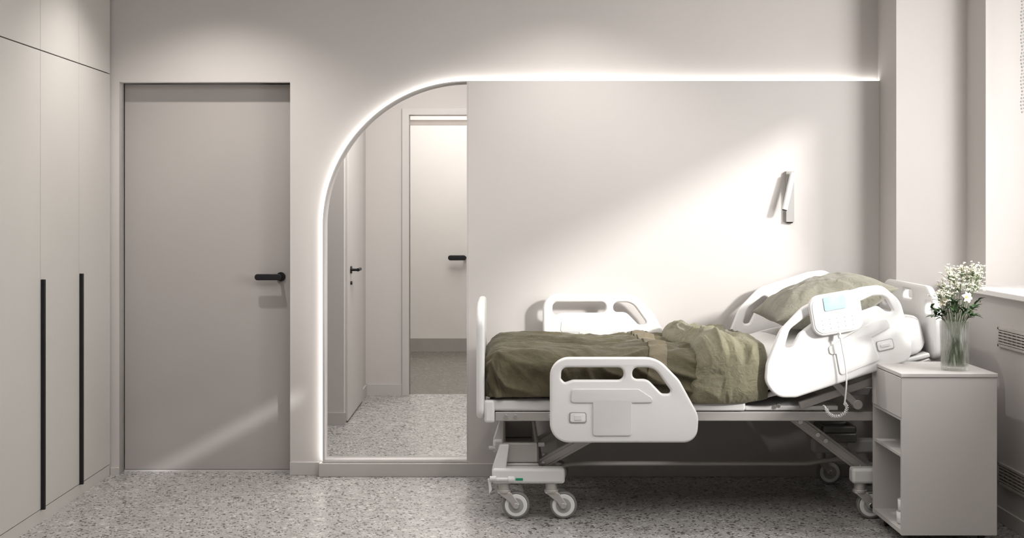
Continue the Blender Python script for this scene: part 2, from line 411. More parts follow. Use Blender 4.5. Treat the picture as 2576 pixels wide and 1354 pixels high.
# ------------------------------------------------------------ bed
YN,YF=-1.10,-0.12
bed=empty('hospital_bed',(0.95,-0.6,0),'white adjustable hospital bed with side rails and casters','bed')
def N(px,py,r=0): return ((px-1262)*0.0018, CZ-(py-525)*0.0018, r*0.0018)
foot_out=fillet([N(1383,898,48),N(1652,898,75),N(1708,955,70),N(1757,1045,60),N(1752,1113,52),N(1383,1113,48)],10)
fh1=fillet([N(1412,924,15),N(1568,924,15),N(1568,955,14),N(1440,955,20),N(1420,962,6),N(1411,952,6)],6)
fh2=fillet([N(1590,924,14),N(1645,924,40),N(1692,990,12),N(1664,990,12),N(1628,953,30),N(1590,953,12)],6)
DZF=0.222
def shift(pl,dz): return [(x,z+dz) for x,z in pl]
fr=plate('side_rail',[foot_out,fh1,fh2],0.032,0.012,'white',mapXZ(YN),bed,4)
T=fillet([N(1438,977,8),N(1605,977,12),N(1640,1000,10),N(1640,1012,8),N(1588,1012,-1),N(1588,1095,8),N(1490,1095,8),N(1490,1012,-1),N(1434,1012,8)],5)
plate('rail_inset',[T],0.010,0.004,'white2',mapXZ(YN-0.0165),fr)
lt=fillet([N(1431,1035,6),N(1475,1035,6),N(1475,1063,6),N(1431,1063,6)],5)
l=plate('rail_latch',[lt],0.006,0.002,'grey',mapXZ(YN-0.0165),fr)
lt=fillet([N(1434,1038,5),N(1472,1038,5),N(1472,1060,5),N(1434,1060,5)],5)
plate('latch_plate',[lt],0.004,0.001,'white',mapXZ(YN-0.019),l)
B().box(N(1444,0)[0],N(1462,0)[0],YN-0.023,YN-0.019,N(0,1055)[1],N(0,1043)[1]).obj('latch_button','white2',l,bevel=0.001)
frf=plate('side_rail',[shift(foot_out,DZF),shift(fh1,DZF),shift(fh2,DZF)],0.032,0.012,'white',mapXZ(YF),bed,4)
plate('rail_inset',[shift(T,DZF)],0.004,0.0018,'white2',mapXZ(YF-0.0165),frf)
head_out=fillet([N(1926,915,50),N(1922,960,40),N(1950,1000,45),N(2000,1000,35),N(2290,905,40),N(2292,860,60),N(2262,755,60),N(2215,716,40),N(2165,722,60),N(2020,768,70),N(1960,830,60)],10)
hh1=fillet([N(1971,876,9),N(1985,828,30),N(2035,790,12),N(2050,806,8),N(2008,838,20),N(1990,874,9)],6)
hh2=fillet([N(2150,762,8),N(2192,744,14),N(2222,744,20),N(2246,785,9),N(2226,783,9),N(2205,768,14),N(2160,784,8)],6)
hr=plate('side_rail',[head_out,hh1,hh2],0.032,0.012,'white',mapXZ(YN),bed,4)
T=fillet([N(2080,872,8),N(2195,806,12),N(2228,800,10),N(2238,822,8),N(2188,848,-1),N(2210,905,8),N(2110,945,8),N(2100,890,-1),N(2084,892,8)],5)
plate('rail_inset',[T],0.010,0.004,'white2',mapXZ(YN-0.0165),hr)
def rotrect(cx,cy,w,h,a,r,sc=0.0018):
    pts=[]
    for sx,sy in ((-1,1),(1,1),(1,-1),(-1,-1)):
        x=sx*w/2;y=sy*h/2
        pts.append((cx+x*math.cos(a)-y*math.sin(a),cy+x*math.sin(a)+y*math.cos(a),r))
    return fillet(pts,6)
lx,lz,_=N(2223,867)
l=plate('rail_latch',[rotrect(lx,lz,0.078,0.048,0.22,0.01)],0.006,0.002,'grey',mapXZ(YN-0.0165),hr)
plate('latch_plate',[rotrect(lx,lz,0.071,0.041,0.22,0.009)],0.004,0.001,'white',mapXZ(YN-0.019),l)
plate('latch_button',[rotrect(lx,lz,0.045,0.014,0.22,0.004)],0.004,0.001,'white2',mapXZ(YN-0.022),l)
plate('side_rail',[shift(head_out,0.02),shift(hh1,0.02),shift(hh2,0.02)],0.032,0.012,'white',mapXZ(YF),bed,4)

fo=fillet([(-1.03,0.47,0.05),(-0.17,0.47,0.05),(-0.17,0.965,0.12),(-0.35,0.99,0.1),(-0.85,1.0,0.1),(-1.03,0.975,0.12)],10)
plate('footboard',[fo],0.038,0.016,'white',mapYZ(-0.097),bed,5)
ho=fillet([(-1.02,0.735,0.06),(-0.16,0.735,0.06),(-0.16,1.0,0.13),(-0.28,1.075,0.1),(-0.9,1.075,0.1),(-1.02,1.0,0.13)],10)
slot=lambda y,z,w,h:fillet([(y-w,z-h,h*0.9),(y+w,z-h,h*0.9),(y+w,z+h,h*0.9),(y-w,z+h,h*0.9)],6)
plate('headboard',[ho,slot(-0.62,1.02,0.07,0.02),slot(-0.92,0.975,0.045,0.028),slot(-0.26,0.975,0.045,0.028)],0.035,0.014,'white',mapYZ(2.005),bed,5)

b=B()
for y in (-1.0,-0.2):
    b.box(-0.03,1.97,y-0.015,y+0.015,0.462,0.504)
for x in (-0.02,0.45,1.1,1.5,1.95):
    b.box(x-0.02,x+0.02,-0.99,-0.21,0.465,0.50)
b.obj('bed_frame','metal',bed,bevel=0.004)
B().box(-0.055,1.12,-1.02,-0.18,0.508,0.56).obj('platform','white2',bed,bevel=0.012)
for y in (-1.0,-0.2):
    B().box(-0.08,-0.032,y-0.03,y+0.03,0.455,0.56).obj('corner_block','white',bed,bevel=0.012)
for x,z in (( 0.02,0.483),(0.064,0.483),(1.27,0.532),(0.22,0.483)):
    B().cyl((x,-1.02,z),(x,-1.012,z),0.0095).obj('bolt','chrome',bed,bevel=0.001)
B().bar((1.10,-0.6,0.548),(1.97,-0.6,0.765),0.82,0.022).obj('backrest_platform','white2',bed,bevel=0.008)
for y in (-1.005,-0.195):
    bf=B().bar((1.37,y,0.532),(1.97,y,0.735),0.028,0.034).obj('backrest_frame','metal',bed,bevel=0.004)
    B().bar((1.52,y-0.02,0.645),(1.63,y-0.02,0.535),0.015,0.03).cyl((1.63,y-0.035,0.54),(1.63,y+0.02,0.54),0.022).obj('backrest_strut','metal',bf,bevel=0.003)
B().box(1.12,1.55,-1.0,-0.2,0.508,0.53).obj('seat_platform','white2',bed,bevel=0.006)
for x in (0.35,0.62):
    B().box(x-0.02,x+0.02,-1.09,-1.01,0.47,0.495).obj('rail_bracket','metal',bed,bevel=0.003)
    B().box(x-0.02,x+0.02,-0.19,-0.115,0.47,0.495).box(x-0.02,x+0.02,-0.128,-0.112,0.47,0.70).obj('rail_bracket','metal',bed,bevel=0.003)
for x in (1.42,1.7):
    B().box(x-0.02,x+0.02,-1.09,-1.0,0.70,0.72).obj('rail_bracket','metal',bed,bevel=0.003)
    B().box(x-0.02,x+0.02,-0.2,-0.125,0.72,0.74).obj('rail_bracket','metal',bed,bevel=0.003)

def base(x0,x1,hx0,hx1,ty0,ty1,z0,z1,m):
    for y in (-0.95,-0.22):
        B().box(x0,x1,y-0.035,y+0.035,0.165,0.237).obj('base_beam','white2',bed,bevel=0.014)
    b=B()
    b.box(hx0,hx1,ty0,ty1,z0,z0+0.05)
    b.box(hx0,hx1,ty0,ty0+0.03,z0+0.05,z1); b.box(hx0,hx1,ty1-0.03,ty1,z0+0.05,z1)
    b.box(hx0,hx0+0.02,ty0,ty1,z0+0.05,z1); b.box(hx1-0.02,hx1,ty0,ty1,z0+0.05,z1)
    b.obj('base_tray',m,bed,bevel=0.012)
base(-0.045,0.292,0.0,0.175,-0.92,-0.25,0.20,0.345,'metal')
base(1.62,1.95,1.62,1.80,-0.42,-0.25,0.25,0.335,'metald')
B().box(1.70,1.76,-0.93,-0.24,0.19,0.225).box(1.70,1.76,-0.40,-0.27,0.22,0.255).obj('cross_beam','metal',bed,bevel=0.006)
for y in (-0.95,-0.22):
    B().poly([(-0.045,0.23),(0.02,0.23),(0.035,0.345),(-0.008,0.345)],y-0.02,y+0.02).obj('base_post','white2',bed,bevel=0.006)
ped=B().cyl((-0.055,-0.985,0.187),(0.05,-0.985,0.187),0.009).cyl((0.03,-0.985,0.187),(0.06,-0.985,0.187),0.015).poly([(-0.065,0.19),(-0.04,0.19),(-0.05,0.165),(-0.045,0.14),(-0.058,0.12),(-0.06,0.16)],-0.99,-0.975).cyl((-0.055,-0.99,0.192),(-0.025,-0.99,0.192),0.012).obj('brake_pedal','white2',bed,bevel=0.002)
B().box(0.065,0.098,-0.9875,-0.984,0.183,0.193).obj('indicator','green',bed)
B().cyl((-0.06,-0.95,0.325),(-0.03,-0.95,0.325),0.011).obj('bumper','grey',bed,bevel=0.003)
B().cyl((0.17,-0.94,0.34),(0.2,-0.94,0.34),0.01).obj('bumper','grey',bed,bevel=0.003)
def arm(p0,p1):
    for y in (-0.86,-0.32):
        b=B()
        b.bar((p0[0],y,p0[1]),(p1[0],y,p1[1]),0.03,0.052)
        b.bar((p0[0],y-0.017,p0[1]),(p1[0],y-0.017,p1[1]),0.006,0.03)
        o=b.obj('lift_arm','metal',bed,bevel=0.005)
        if y<-0.5:
            dxx=p1[0]-p0[0];dzz=p1[1]-p0[1]
            for t_ in (0.06,0.55,0.66,0.9):
                x=p0[0]+dxx*t_;z=p0[1]+dzz*t_
                B().cyl((x,-0.885,z),(x,-0.87,z),0.011).obj('bolt','chrome',o,bevel=0.001)
arm((0.17,0.225),(0.60,0.465))
arm((1.71,0.205),(1.37,0.462))
for (x,z,r_) in ((0.6,0.45,0.018),(1.39,0.448,0.018),(0.18,0.232,0.016)):
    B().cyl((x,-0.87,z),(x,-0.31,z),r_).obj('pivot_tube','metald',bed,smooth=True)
tube('link_bar',[(0.2,-0.62,0.155),(0.27,-0.62,0.155),(0.31,-0.62,0.185),(0.38,-0.62,0.187),(1.0,-0.62,0.187),(1.45,-0.62,0.187),(1.52,-0.62,0.187),(1.58,-0.62,0.205),(1.71,-0.62,0.21)],0.012,'metal',bed)
def caster(mx,y,wx):
    wz=0.063
    b=B()
    b.cyl((mx,y,0.13),(mx,y,0.168),0.027).cyl((mx,y,0.12),(mx,y,0.135),0.033)
    for s in (-1,1):
        b.poly([(mx-0.03,0.124),(mx+0.032,0.124),(wx+0.016,0.07),(wx+0.012,0.05),(wx-0.012,0.048),(wx-0.03,0.08)],y+s*0.023-0.004,y+s*0.023+0.004)
    b.box(mx-0.03,mx+0.03,y-0.025,y+0.025,0.118,0.126)
    f=b.obj('caster','metal',bed,bevel=0.003)
    B().cyl((wx,y-0.017,wz),(wx,y+0.017,wz),0.063,seg=40).obj('tire','rubber',f,bevel=0.006)
    B().cyl((wx,y-0.0185,wz),(wx,y+0.0185,wz),0.053,seg=36).obj('wheel_rim','white',f,bevel=0.004)
    B().cyl((wx,y-0.0195,wz),(wx,y+0.0195,wz),0.036,seg=36).obj('wheel_hub','grey',f,bevel=0.003)
    B().cyl((wx,y-0.031,wz),(wx,y+0.031,wz),0.013,seg=20).obj('axle','chrome',f,bevel=0.002)
for y in (-0.95,-0.22):
    caster(0.011,y,0.0665); caster(0.231,y,0.286); caster(1.664,y,1.71); caster(1.88,y,1.925)

# ------------------------------------------------------------ mattress
def mtop(x):
    if x<1.05: return 0.745
    if x<1.2:
        t_=(x-1.05)/0.15; return 0.745+0.244*0.15*t_*t_*0.5
    return 0.745+0.244*0.075+0.244*(x-1.2)
def mattress():
    nx=90; nr=44; th=0.172
    vs=[];fs=[]
    for i in range(nx):
        x=-0.06+(1.965+0.06)*i/(nx-1)
        e_=min(i,nx-1-i)
        k=1-0.5*max(0,1-e_/4)**2*0.5
        sl=0.244 if x>1.2 else 0
        zt_=mtop(x); hw=0.42*k if e_<4 else 0.42; hh=th/2*k
        cz=zt_-th/2
        for j in range(nr):
            a=2*pi*j/nr
            c,s=math.cos(a),math.sin(a)
            n=0.22
            yy=hw*math.copysign(abs(c)**n,c); zz=hh*math.copysign(abs(s)**n,s)
            wv=0.0
            if s>0: wv=0.006*noise.noise(Vector((x*5,yy*7,1)))+0.004*noise.noise(Vector((x*14,yy*11,4)))
            vs.append((x-sl*zz,-0.6+yy,cz+zz+wv))
    for i in range(nx-1):
        for j in range(nr):
            fs.append((i*nr+j,(i+1)*nr+j,(i+1)*nr+(j+1)%nr,i*nr+(j+1)%nr))
    fs.append(tuple(range(nr))); fs.append(tuple((nx-1)*nr+j for j in range(nr))[::-1])
    me=bpy.data.meshes.new('mattress'); me.from_pydata(vs,[],fs); me.materials.append(M['sheet'])
    for p in me.polygons:p.use_smooth=len(p.vertices)<5
    o=bpy.data.objects.new('mattress',me); link(o)
    top(o,'thick white mattress with fitted sheet, head end raised','mattress'); return o
mattress()

# ------------------------------------------------------------ duvet
X0,YA,YB=0.02,-0.94,-0.26
RR=0.092
def dtop(u): 
    return mtop(max(u,-0.05))+0.035+0.012*noise.noise(Vector((u*3,0.3,0)))
def foldpt(u,v,hem,off=0.0,extra=None):
    r=RR
    qx=max(u,X0); qy=min(max(v,YA),YB)
    dx=u-qx; dy=v-qy
    dd=max(abs(dx),abs(dy)); l2=math.hypot(dx,dy)
    tp=dtop(qx)
    n=Vector((dx/l2,dy/l2,0)) if l2>1e-9 else Vector((0,0,0))
    arc=r*pi/2
    if dd<arc: a=dd/r; p=Vector((qx,qy,tp-r))+n*(r*math.sin(a))+Vector((0,0,r*math.cos(a)))
    else: a=pi/2; p=Vector((qx,qy,tp-r-(dd-arc)))+n*r
    nn=n*math.sin(a)+Vector((0,0,math.cos(a)))
    return p+nn*off,nn,a
def ridge(p): 
    return 1-min(1.0,abs(noise.noise(p))*2.4)
def warp(p,s,amp):
    return p+Vector((noise.noise(p*s+Vector((11,0,0))),noise.noise(p*s+Vector((0,17,3))),0))*amp
def wr(u,v,a):
    q=warp(Vector((u,v,0)),3.5,0.10)
    uu,vv=q.x,q.y
    w1=ridge(Vector((uu*1.8+vv*1.2,vv*8-uu*1.6,0.5)))**1.6
    w2=ridge(Vector((uu*4.0+1.7,vv*13+uu*2.5,2.5)))**1.6
    w3=noise.noise(Vector((uu*5,vv*6,5.0)))
    w4=ridge(Vector((uu*10,vv*20,6.5)))**1.5
    topw=0.015*w1+0.009*w2+0.006*w3+0.0035*w4
    s1=ridge(Vector((uu*6+vv*8,vv*1.6-uu*1.2,7.1)))**1.8
    s2=ridge(Vector((uu*11-vv*6,vv*2.5,9.3)))**1.6
    s3=ridge(Vector((uu*20+vv*9,vv*5,1.3)))
    sd=0.021*s1+0.010*s2+0.0035*s3
    k=a/(pi/2); k=k*k
    w=topw*(1-k)+sd*k
    g=math.exp(-((u-0.66)/0.10)**2)
    w+=g*0.008*ridge(Vector((uu*3,vv*15,12)))*(1-k*0.5)
    return w-0.006
HEM=0.572
dmax=RR*pi/2+(0.78-RR-HEM)
def fdu(a_,b_):
    u=(X0-dmax)+(1.20-(X0-dmax))*a_
    v=(YA-dmax)+((YB+dmax)-(YA-dmax))*b_
    p,nn,a=foldpt(u,v,HEM)
    off=wr(u,v,a)
    p=p+nn*off
    if p.x<-0.075: p.x=-0.075
    return p
du=grid('duvet',270,210,fdu,'olive',None,solid=0.006)
top(du,'rumpled olive green duvet folded back over the bed','duvet')
dm2=RR*pi/2+(0.78-RR-0.545)
def ffold(a_,b_):
    v=(YA-dm2)+((YB+0.24)-(YA-dm2))*b_
    vv=min(max((v+1.0)/0.75,0),1)
    uL=0.885-0.07*vv**0.8-0.022*math.sin(v*9)+0.02*noise.noise(Vector((v*8,1,1))); uR=1.215-0.05*vv+0.02*noise.noise(Vector((v*7,3,1)))
    u=uL+(uR-uL)*a_
    p,nn,a=foldpt(u,v,0.55)
    s=abs(2*a_-1)
    th=(max(0,1-s**3.2))**0.5
    eb=max(0,1-abs(2*b_-1)**10)**0.5
    k=(a/(pi/2))**2
    q=warp(Vector((u,v,0)),5,0.10)
    x,y=q.x,q.y
    base=0.052+0.028*math.exp(-((a_-0.24)/0.20)**2)+0.010*math.sin(v*5+1)+0.024*noise.noise(Vector((u*4,v*3,3)))
    base-=0.022*math.exp(-((a_-0.52-0.15*math.sin(v*4))/0.09)**2)
    base=base*(1-k)+(0.038+0.018*noise.noise(Vector((u*6,v*2,5))))*k
    w=0.019*ridge(Vector((x*5+y*2,y*4-x*5,1.1)))**1.5+0.012*ridge(Vector((x*9-y*6,y*5+x*2,4.2)))**1.5+0.005*ridge(Vector((x*20,y*14,8)))
    w=w*(1-k)+k*(0.020*ridge(Vector((x*8+y*3,y*2,2.2)))**1.5+0.010*ridge(Vector((x*15-y*5,y*3.5,6.2)))+0.004*ridge(Vector((x*24,y*9,3.2))))
    off=th*eb*(base+w)-0.004
    p=p+nn*off
    if p.y<-1.078: p.y=-1.078+(p.y+1.078)*0.12
    return p
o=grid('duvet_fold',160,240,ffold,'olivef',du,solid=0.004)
o["label"]="paler turned-back duvet fold"
def fst(a_,b_):
    v=(YA-0.20)+((YB+0.1)-(YA-0.20))*b_
    u=0.715+0.085*(a_-0.5)+0.02*math.sin(v*6)+0.008*noise.noise(Vector((v*12,a_,2)))
    p,nn,a=foldpt(u,v,0.55)
    return p+nn*(0.006+0.005*math.sin(pi*a_)+wr(u,v,a))
grid('folded_border',16,150,fst,'strap',du,solid=0.003)

# ------------------------------------------------------------ pillow
def pillow(name,c,L,Wd,T,tilt,m,label):
    n=64
    vs=[];fs=[];idx={}
    ct,st=math.cos(tilt),math.sin(tilt)
    def pt(a,b,s):
        x=a*L/2*(1-0.10*(1-b*b)); y=b*Wd/2*(1-0.08*(1-a*a))
        f=(max(0,1-abs(a)**2.6)**0.62)*(max(0,1-abs(b)**2.6)**0.62)
        rim=min(1-abs(a),1-abs(b))
        w=0.012*ridge(warp(Vector((a*2.5,b*2.5,s*2.0+c[0])),1.5,0.4))*min(1,f*2)+0.007*math.sin(14*math.atan2(b,a)+3*a)*min(1,f*2)*math.exp(-rim*3)
        z=s*(T/2*f+w*f)
        return (c[0]+x*ct-z*st, c[1]+y, c[2]+x*st+z*ct)
    for s in (1,-1):
        for i in range(n):
            for j in range(n):
                a=-1+2*i/(n-1); b=-1+2*j/(n-1)
                if s==-1 and (i in(0,n-1) or j in(0,n-1)): idx[(s,i,j)]=idx[(1,i,j)]; continue
                idx[(s,i,j)]=len(vs); vs.append(pt(a,b,s))
    for s in (1,-1):
        for i in range(n-1):
            for j in range(n-1):
                q=(idx[(s,i,j)],idx[(s,i+1,j)],idx[(s,i+1,j+1)],idx[(s,i,j+1)])
                fs.append(q if s==1 else q[::-1])
    me=bpy.data.meshes.new(name); me.from_pydata(vs,[],fs); me.materials.append(M[m])
    for p in me.polygons:p.use_smooth=True
    o=bpy.data.objects.new(name,me); link(o); top(o,label,'pillow')
pillow('pillow',(1.575,-0.60,0.985),0.60,0.60,0.215,0.27,'olive2','plump sage olive pillow on the raised mattress')

# ------------------------------------------------------------ bed remote
rc=empty('bed_remote_control',(1.50,-1.13,0.97),'white bed control handset with blue screen hung on rail','remote control')
rx,rz=W(2103,788,5.66)
ra=0.17
plate('handset_body',[rotrect(rx,rz,0.232,0.185,ra,0.05)],0.03,0.009,'white',mapXZ(-1.134),rc,4)
plate('handset_face',[rotrect(rx,rz,0.21,0.162,ra,0.042)],0.004,0.0015,'white2',mapXZ(-1.1495),rc)
sx,sz=W(2099,762,5.65)
plate('screen',[rotrect(sx,sz,0.098,0.062,ra,0.006)],0.003,0.001,'screen',mapXZ(-1.1535),rc)
for r_ in range(3):
    for c_ in range(5):
        u=-0.07+c_*0.034; v=-0.022-r_*0.02
        X=rx+u*math.cos(ra)-v*math.sin(ra); Z=rz+u*math.sin(ra)+v*math.cos(ra)
        B().cyl((X,-1.1523,Z),(X,-1.151,Z),0.0022,seg=12).obj('button','grey',rc)
cp=[(2113,838),(2119,870),(2126,905),(2131,940),(2131,975),(2128,1002),(2126,1015)]
tube('cable',[(W(x,y,5.64)[0],-1.152,W(x,y,5.64)[1]) for x,y in cp],0.0035,'white',rc)
B().cyl((W(2112,832,5.64)[0],-1.14,W(2112,832,5.64)[1]),(W(2115,852,5.64)[0],-1.15,W(2115,852,5.64)[1]),0.008).obj('cable_plug','white2',rc,bevel=0.001)
cpath=[Vector((W(x,y,5.64)[0],-1.152,W(x,y,5.64)[1])) for x,y in [(2126,1015),(2133,1025),(2128,1040),(2112,1049),(2096,1048),(2084,1040),(2080,1030)]]
hel=[]
def samp(t_):
    f=t_*(len(cpath)-1); i=min(int(f),len(cpath)-2); return cpath[i].lerp(cpath[i+1],f-i), (cpath[i+1]-cpath[i]).normalized()
turns=22
for k in range(turns*9):
    t_=k/(turns*9-1); p,d_=samp(t_)
    s_=d_.cross(Vector((0,1,0))).normalized(); a=2*pi*turns*t_
    hel.append(p+s_*0.0065*math.cos(a)+Vector((0,1,0))*0.0065*math.sin(a))
tube('coiled_cable',hel,0.0023,'white',rc,order=2,res=2)
tube('cable_end',[cpath[-1],cpath[-1]+Vector((-0.005,0.03,0.02)),Vector((1.47,-1.03,0.53))],0.0035,'white',rc,order=3)

# ------------------------------------------------------------ wall reading lamp
la=empty('wall_reading_lamp',(1.545,-0.04,1.5),'slim white wall reading lamp with tilted tube head','lamp')
B().box(1.522,1.566,-0.060,-0.036,1.366,1.638).obj('lamp_base','lampbase',la,bevel=0.002)
B().cyl((1.552,-0.088,1.630),(1.505,-0.100,1.432),0.0145,seg=40).obj('lamp_tube','white',la,smooth=True)
B().cyl((1.547,-0.055,1.600),(1.545,-0.090,1.600),0.007).obj('lamp_joint','grey',la,smooth=True)
B().cyl((1.5048,-0.1001,1.4315),(1.5042,-0.1003,1.4285),0.0125).obj('lamp_lens','dark',la)
B().box(1.530,1.560,-0.052,-0.040,1.360,1.366).obj('lamp_switch','dark',la)

# ------------------------------------------------------------ bedside cabinet
cx0,cx1,cy0,cy1,cz0,cz1=1.697,2.102,-1.455,-1.035,0.05,0.738
cab=empty('bedside_cabinet',((cx0+cx1)/2,(cy0+cy1)/2,0),'light grey bedside cabinet with drawer and open shelves','cabinet')
t=0.016
b=B()
b.box(cx0,cx1,cy0,cy0+t,cz0,cz1-t)
b.box(cx0,cx1,cy1-t,cy1,cz0,cz1-t)
b.box(cx1-t,cx1,cy0+t,cy1-t,cz0,cz1-t)
b.box(cx0+0.002,cx1-t,cy0+t,cy1-t,cz0,cz0+t+0.004)
b.box(cx0+0.002,cx1-t,cy0+t,cy1-t,0.535,0.549)
b.obj('cabinet_body','cab',cab,bevel=0.0012)
B().box(cx0-0.004,cx1+0.003,cy0-0.004,cy1+0.003,cz1-t,cz1).obj('cabinet_top','cab',cab,bevel=0.002)
B().box(cx0+0.004,cx1-t,cy0+t,cy1-t,0.378,0.392).obj('shelf','cab',cab,bevel=0.001)
B().box(cx0-0.003,cx0+0.015,cy0+0.002,cy1-0.002,0.549,cz1-t-0.003).obj('drawer','cab',cab,bevel=0.002)
for x in (cx0+0.05,cx1-0.05):
    for y in (cy0+0.05,cy1-0.05):
        B().cyl((x-0.01,y,0.018),(x+0.01,y,0.018),0.018,seg=24).box(x-0.013,x+0.013,y-0.012,y+0.012,0.03,0.052).obj('caster','black',cab,bevel=0.002)
def lathe(name,prof,c,m,parent=None,seg=48,rib=0):
    bm=bmesh.new(); rings=[]
    for r,z in prof:
        ring=[]
        for k in range(seg):
            a=2*pi*k/seg; rr=r*(1+rib*math.cos(a*24)) if rib else r
            ring.append(bm.verts.new((c[0]+rr*math.cos(a),c[1]+rr*math.sin(a),c[2]+z)))
        rings.append(ring)
    for i in range(len(rings)-1):
        for k in range(seg):
            bm.faces.new((rings[i][k],rings[i][(k+1)%seg],rings[i+1][(k+1)%seg],rings[i+1][k]))
    bm.faces.new(rings[0][::-1]); bm.faces.new(rings[-1])
    bmesh.ops.recalc_face_normals(bm,faces=bm.faces)
    me=bpy.data.meshes.new(name); bm.to_mesh(me); bm.free(); me.materials.append(M[m])
    for p in me.polygons:p.use_smooth=len(p.vertices)<5
    o=bpy.data.objects.new(name,me); link(o,parent); return o
for i,(zz,rr) in enumerate(((0.070,0.033),(0.1235,0.028))):
    o=lathe('ceramic_cup',[(rr*0.8,0),(rr,0.006),(rr*1.05,0.052),(rr*0.97,0.053),(rr*0.9,0.01)],(1.75,-1.33,zz),'white')
    top(o,'small white ceramic cup stacked inside the cabinet','cup','cups in the cabinet')

# ------------------------------------------------------------ vase and flowers
vx,vy,vz=1.962,-1.345,cz1
vase=lathe('vase',[(0.050,0.0),(0.056,0.002),(0.058,0.03),(0.0625,0.214),(0.0590,0.214),(0.0545,0.03),(0.050,0.018)],(vx,vy,vz+0.0005),'glass',None,seg=192,rib=0.009)
top(vase,'ribbed clear glass vase half filled with water','vase')
lathe('water',[(0.048,0.0),(0.0525,0.012),(0.0555,0.105)],(vx,vy,vz+0.0205),'water',vase)
def leafmesh(bm,p,d,L,Wd,droop=0.3,n=6):
    d=d.normalized(); side=d.cross(Vector((0,0,1)))
    if side.length<0.1: side=Vector((1,0,0))
    side.normalize(); up=side.cross(d).normalized()
    pv=None
    for i in range(n+1):
        t_=i/n; w=Wd*math.sin(pi*min(1,t_*0.93+0.04))**0.8
        c=p+d*L*t_-Vector((0,0,1))*droop*L*t_*t_
        a=bm.verts.new(c-side*w+up*w*0.35); m_=bm.verts.new(c); e_=bm.verts.new(c+side*w+up*w*0.35)
        if pv:
            bm.faces.new((pv[0],pv[1],m_,a)); bm.faces.new((pv[1],pv[2],e_,m_))
        pv=(a,m_,e_)
def bmobj(bm,name,m,parent):
    me=bpy.data.meshes.new(name); bm.to_mesh(me); bm.free(); me.materials.append(M[m])
    for p in me.polygons:p.use_smooth=True
    o=bpy.data.objects.new(name,me); link(o,parent); return o
def stemcurve(tip,seed):
    rnd=random.Random(seed)
    a=rnd.uniform(0,2*pi); base=Vector((vx-0.035*math.cos(a)*0.9,vy-0.03*math.sin(a),vz+0.024))
    dirx=tip-Vector((vx,vy,vz+0.21)); rim=Vector((vx,vy,vz+0.21))+Vector((dirx.x,dirx.y,0)).normalized()*min(0.035,math.hypot(dirx.x,dirx.y)*0.4)
    return [base,base.lerp(rim,0.5),rim,rim.lerp(tip,0.5)+Vector((dirx.x*0.05,dirx.y*0.05,0.015)),tip]
def P3(px,py,dy=0):
    d_=5.455-dy; x,z=W(px,py,d_); return Vector((x,-(DW-d_),z))
sprays=[(2400,695,0.03),(2438,690,-0.03),(2460,690,0.02),(2372,718,-0.02),(2362,740,0.03),(2420,680,0.0),(2457,715,-0.01),(2388,690,0.03),(2448,678,0.02),(2410,718,-0.03),(2435,722,0.03),(2385,740,0.05)]
for i,(px,py,dy) in enumerate(sprays):
    tip=P3(px,py,dy)
    e=empty('flower_spray',(vx,vy,vz+0.03),'spray of tiny white blossoms on a thin green stem','flower','white flowers in the vase')
    tube('stem',stemcurve(tip,i),0.0014,'stem',e,res=2)
    rnd=random.Random(100+i); bs=B(); bt=bmesh.new()
    for k in range(42):
        v=Vector((rnd.gauss(0,1),rnd.gauss(0,1),rnd.gauss(0,0.9))); v=v.normalized()*rnd.uniform(0.006,0.046)
        c=tip+v+Vector((0,0,0.004))
        r_=rnd.uniform(0.0030,0.0056)
        for q in range(4):
            a=rnd.uniform(0,2*pi); bs.ico(c+Vector((math.cos(a),math.sin(a),rnd.uniform(-.5,.5)))*r_*0.9,r_*0.62,1,(1,1,0.8))
        s0=tip-Vector((0,0,0.03)); d_=c-s0; sd=d_.cross(Vector((0,1,0))).normalized()*0.0005
        q=[bt.verts.new(s0-sd),bt.verts.new(s0+sd),bt.verts.new(c+sd),bt.verts.new(c-sd)]; bt.faces.new(q)
    bs.obj('blossoms','petal',e,smooth=True)
    bmobj(bt,'twigs','stem',e)
lil=[(2425,750,0.03,(0.3,-1,0.25)),(2380,766,0.03,(-0.8,-0.5,0.6))]
for i,(px,py,dy,dr_) in enumerate(lil):
    tip=P3(px,py,dy)
    e=empty('lily_flower',(vx,vy,vz+0.03),'white lily bloom with open petals on green stem','flower','white flowers in the vase')
    tube('stem',stemcurve(tip,i+20),0.0018,'stem',e,res=2)
    ax=Vector(dr_).normalized(); s1=ax.orthogonal().normalized(); s2=ax.cross(s1)
    bm=bmesh.new()
    for k in range(6):
        a=2*pi*k/6+0.3*i; rad=s1*math.cos(a)+s2*math.sin(a); tan=ax.cross(rad)
        pv=None
        for q in range(8):
            t_=q/7; out=0.026*t_**1.1; fwd=0.024*math.sin(t_*2.2)
            w=0.009*math.sin(pi*min(1,t_*0.92+0.05))**0.7*(1 if k%2 else 0.8)
            c=tip+rad*out+ax*fwd
            A=bm.verts.new(c-tan*w+ax*0.003); C=bm.verts.new(c); D=bm.verts.new(c+tan*w+ax*0.003)
            if pv: bm.faces.new((pv[0],pv[1],C,A)); bm.faces.new((pv[1],pv[2],D,C))
            pv=(A,C,D)
    bmobj(bm,'petals','petal',e)
    b=B()
    for k in range(5):
        a=2*pi*k/5; rad=s1*math.cos(a)+s2*math.sin(a)
        b.cyl(tip+ax*0.003,tip+ax*0.022+rad*0.006,0.0005,seg=6); b.ico(tip+ax*0.023+rad*0.006,0.0012,1)
    b.obj('stamens','yellow',e)
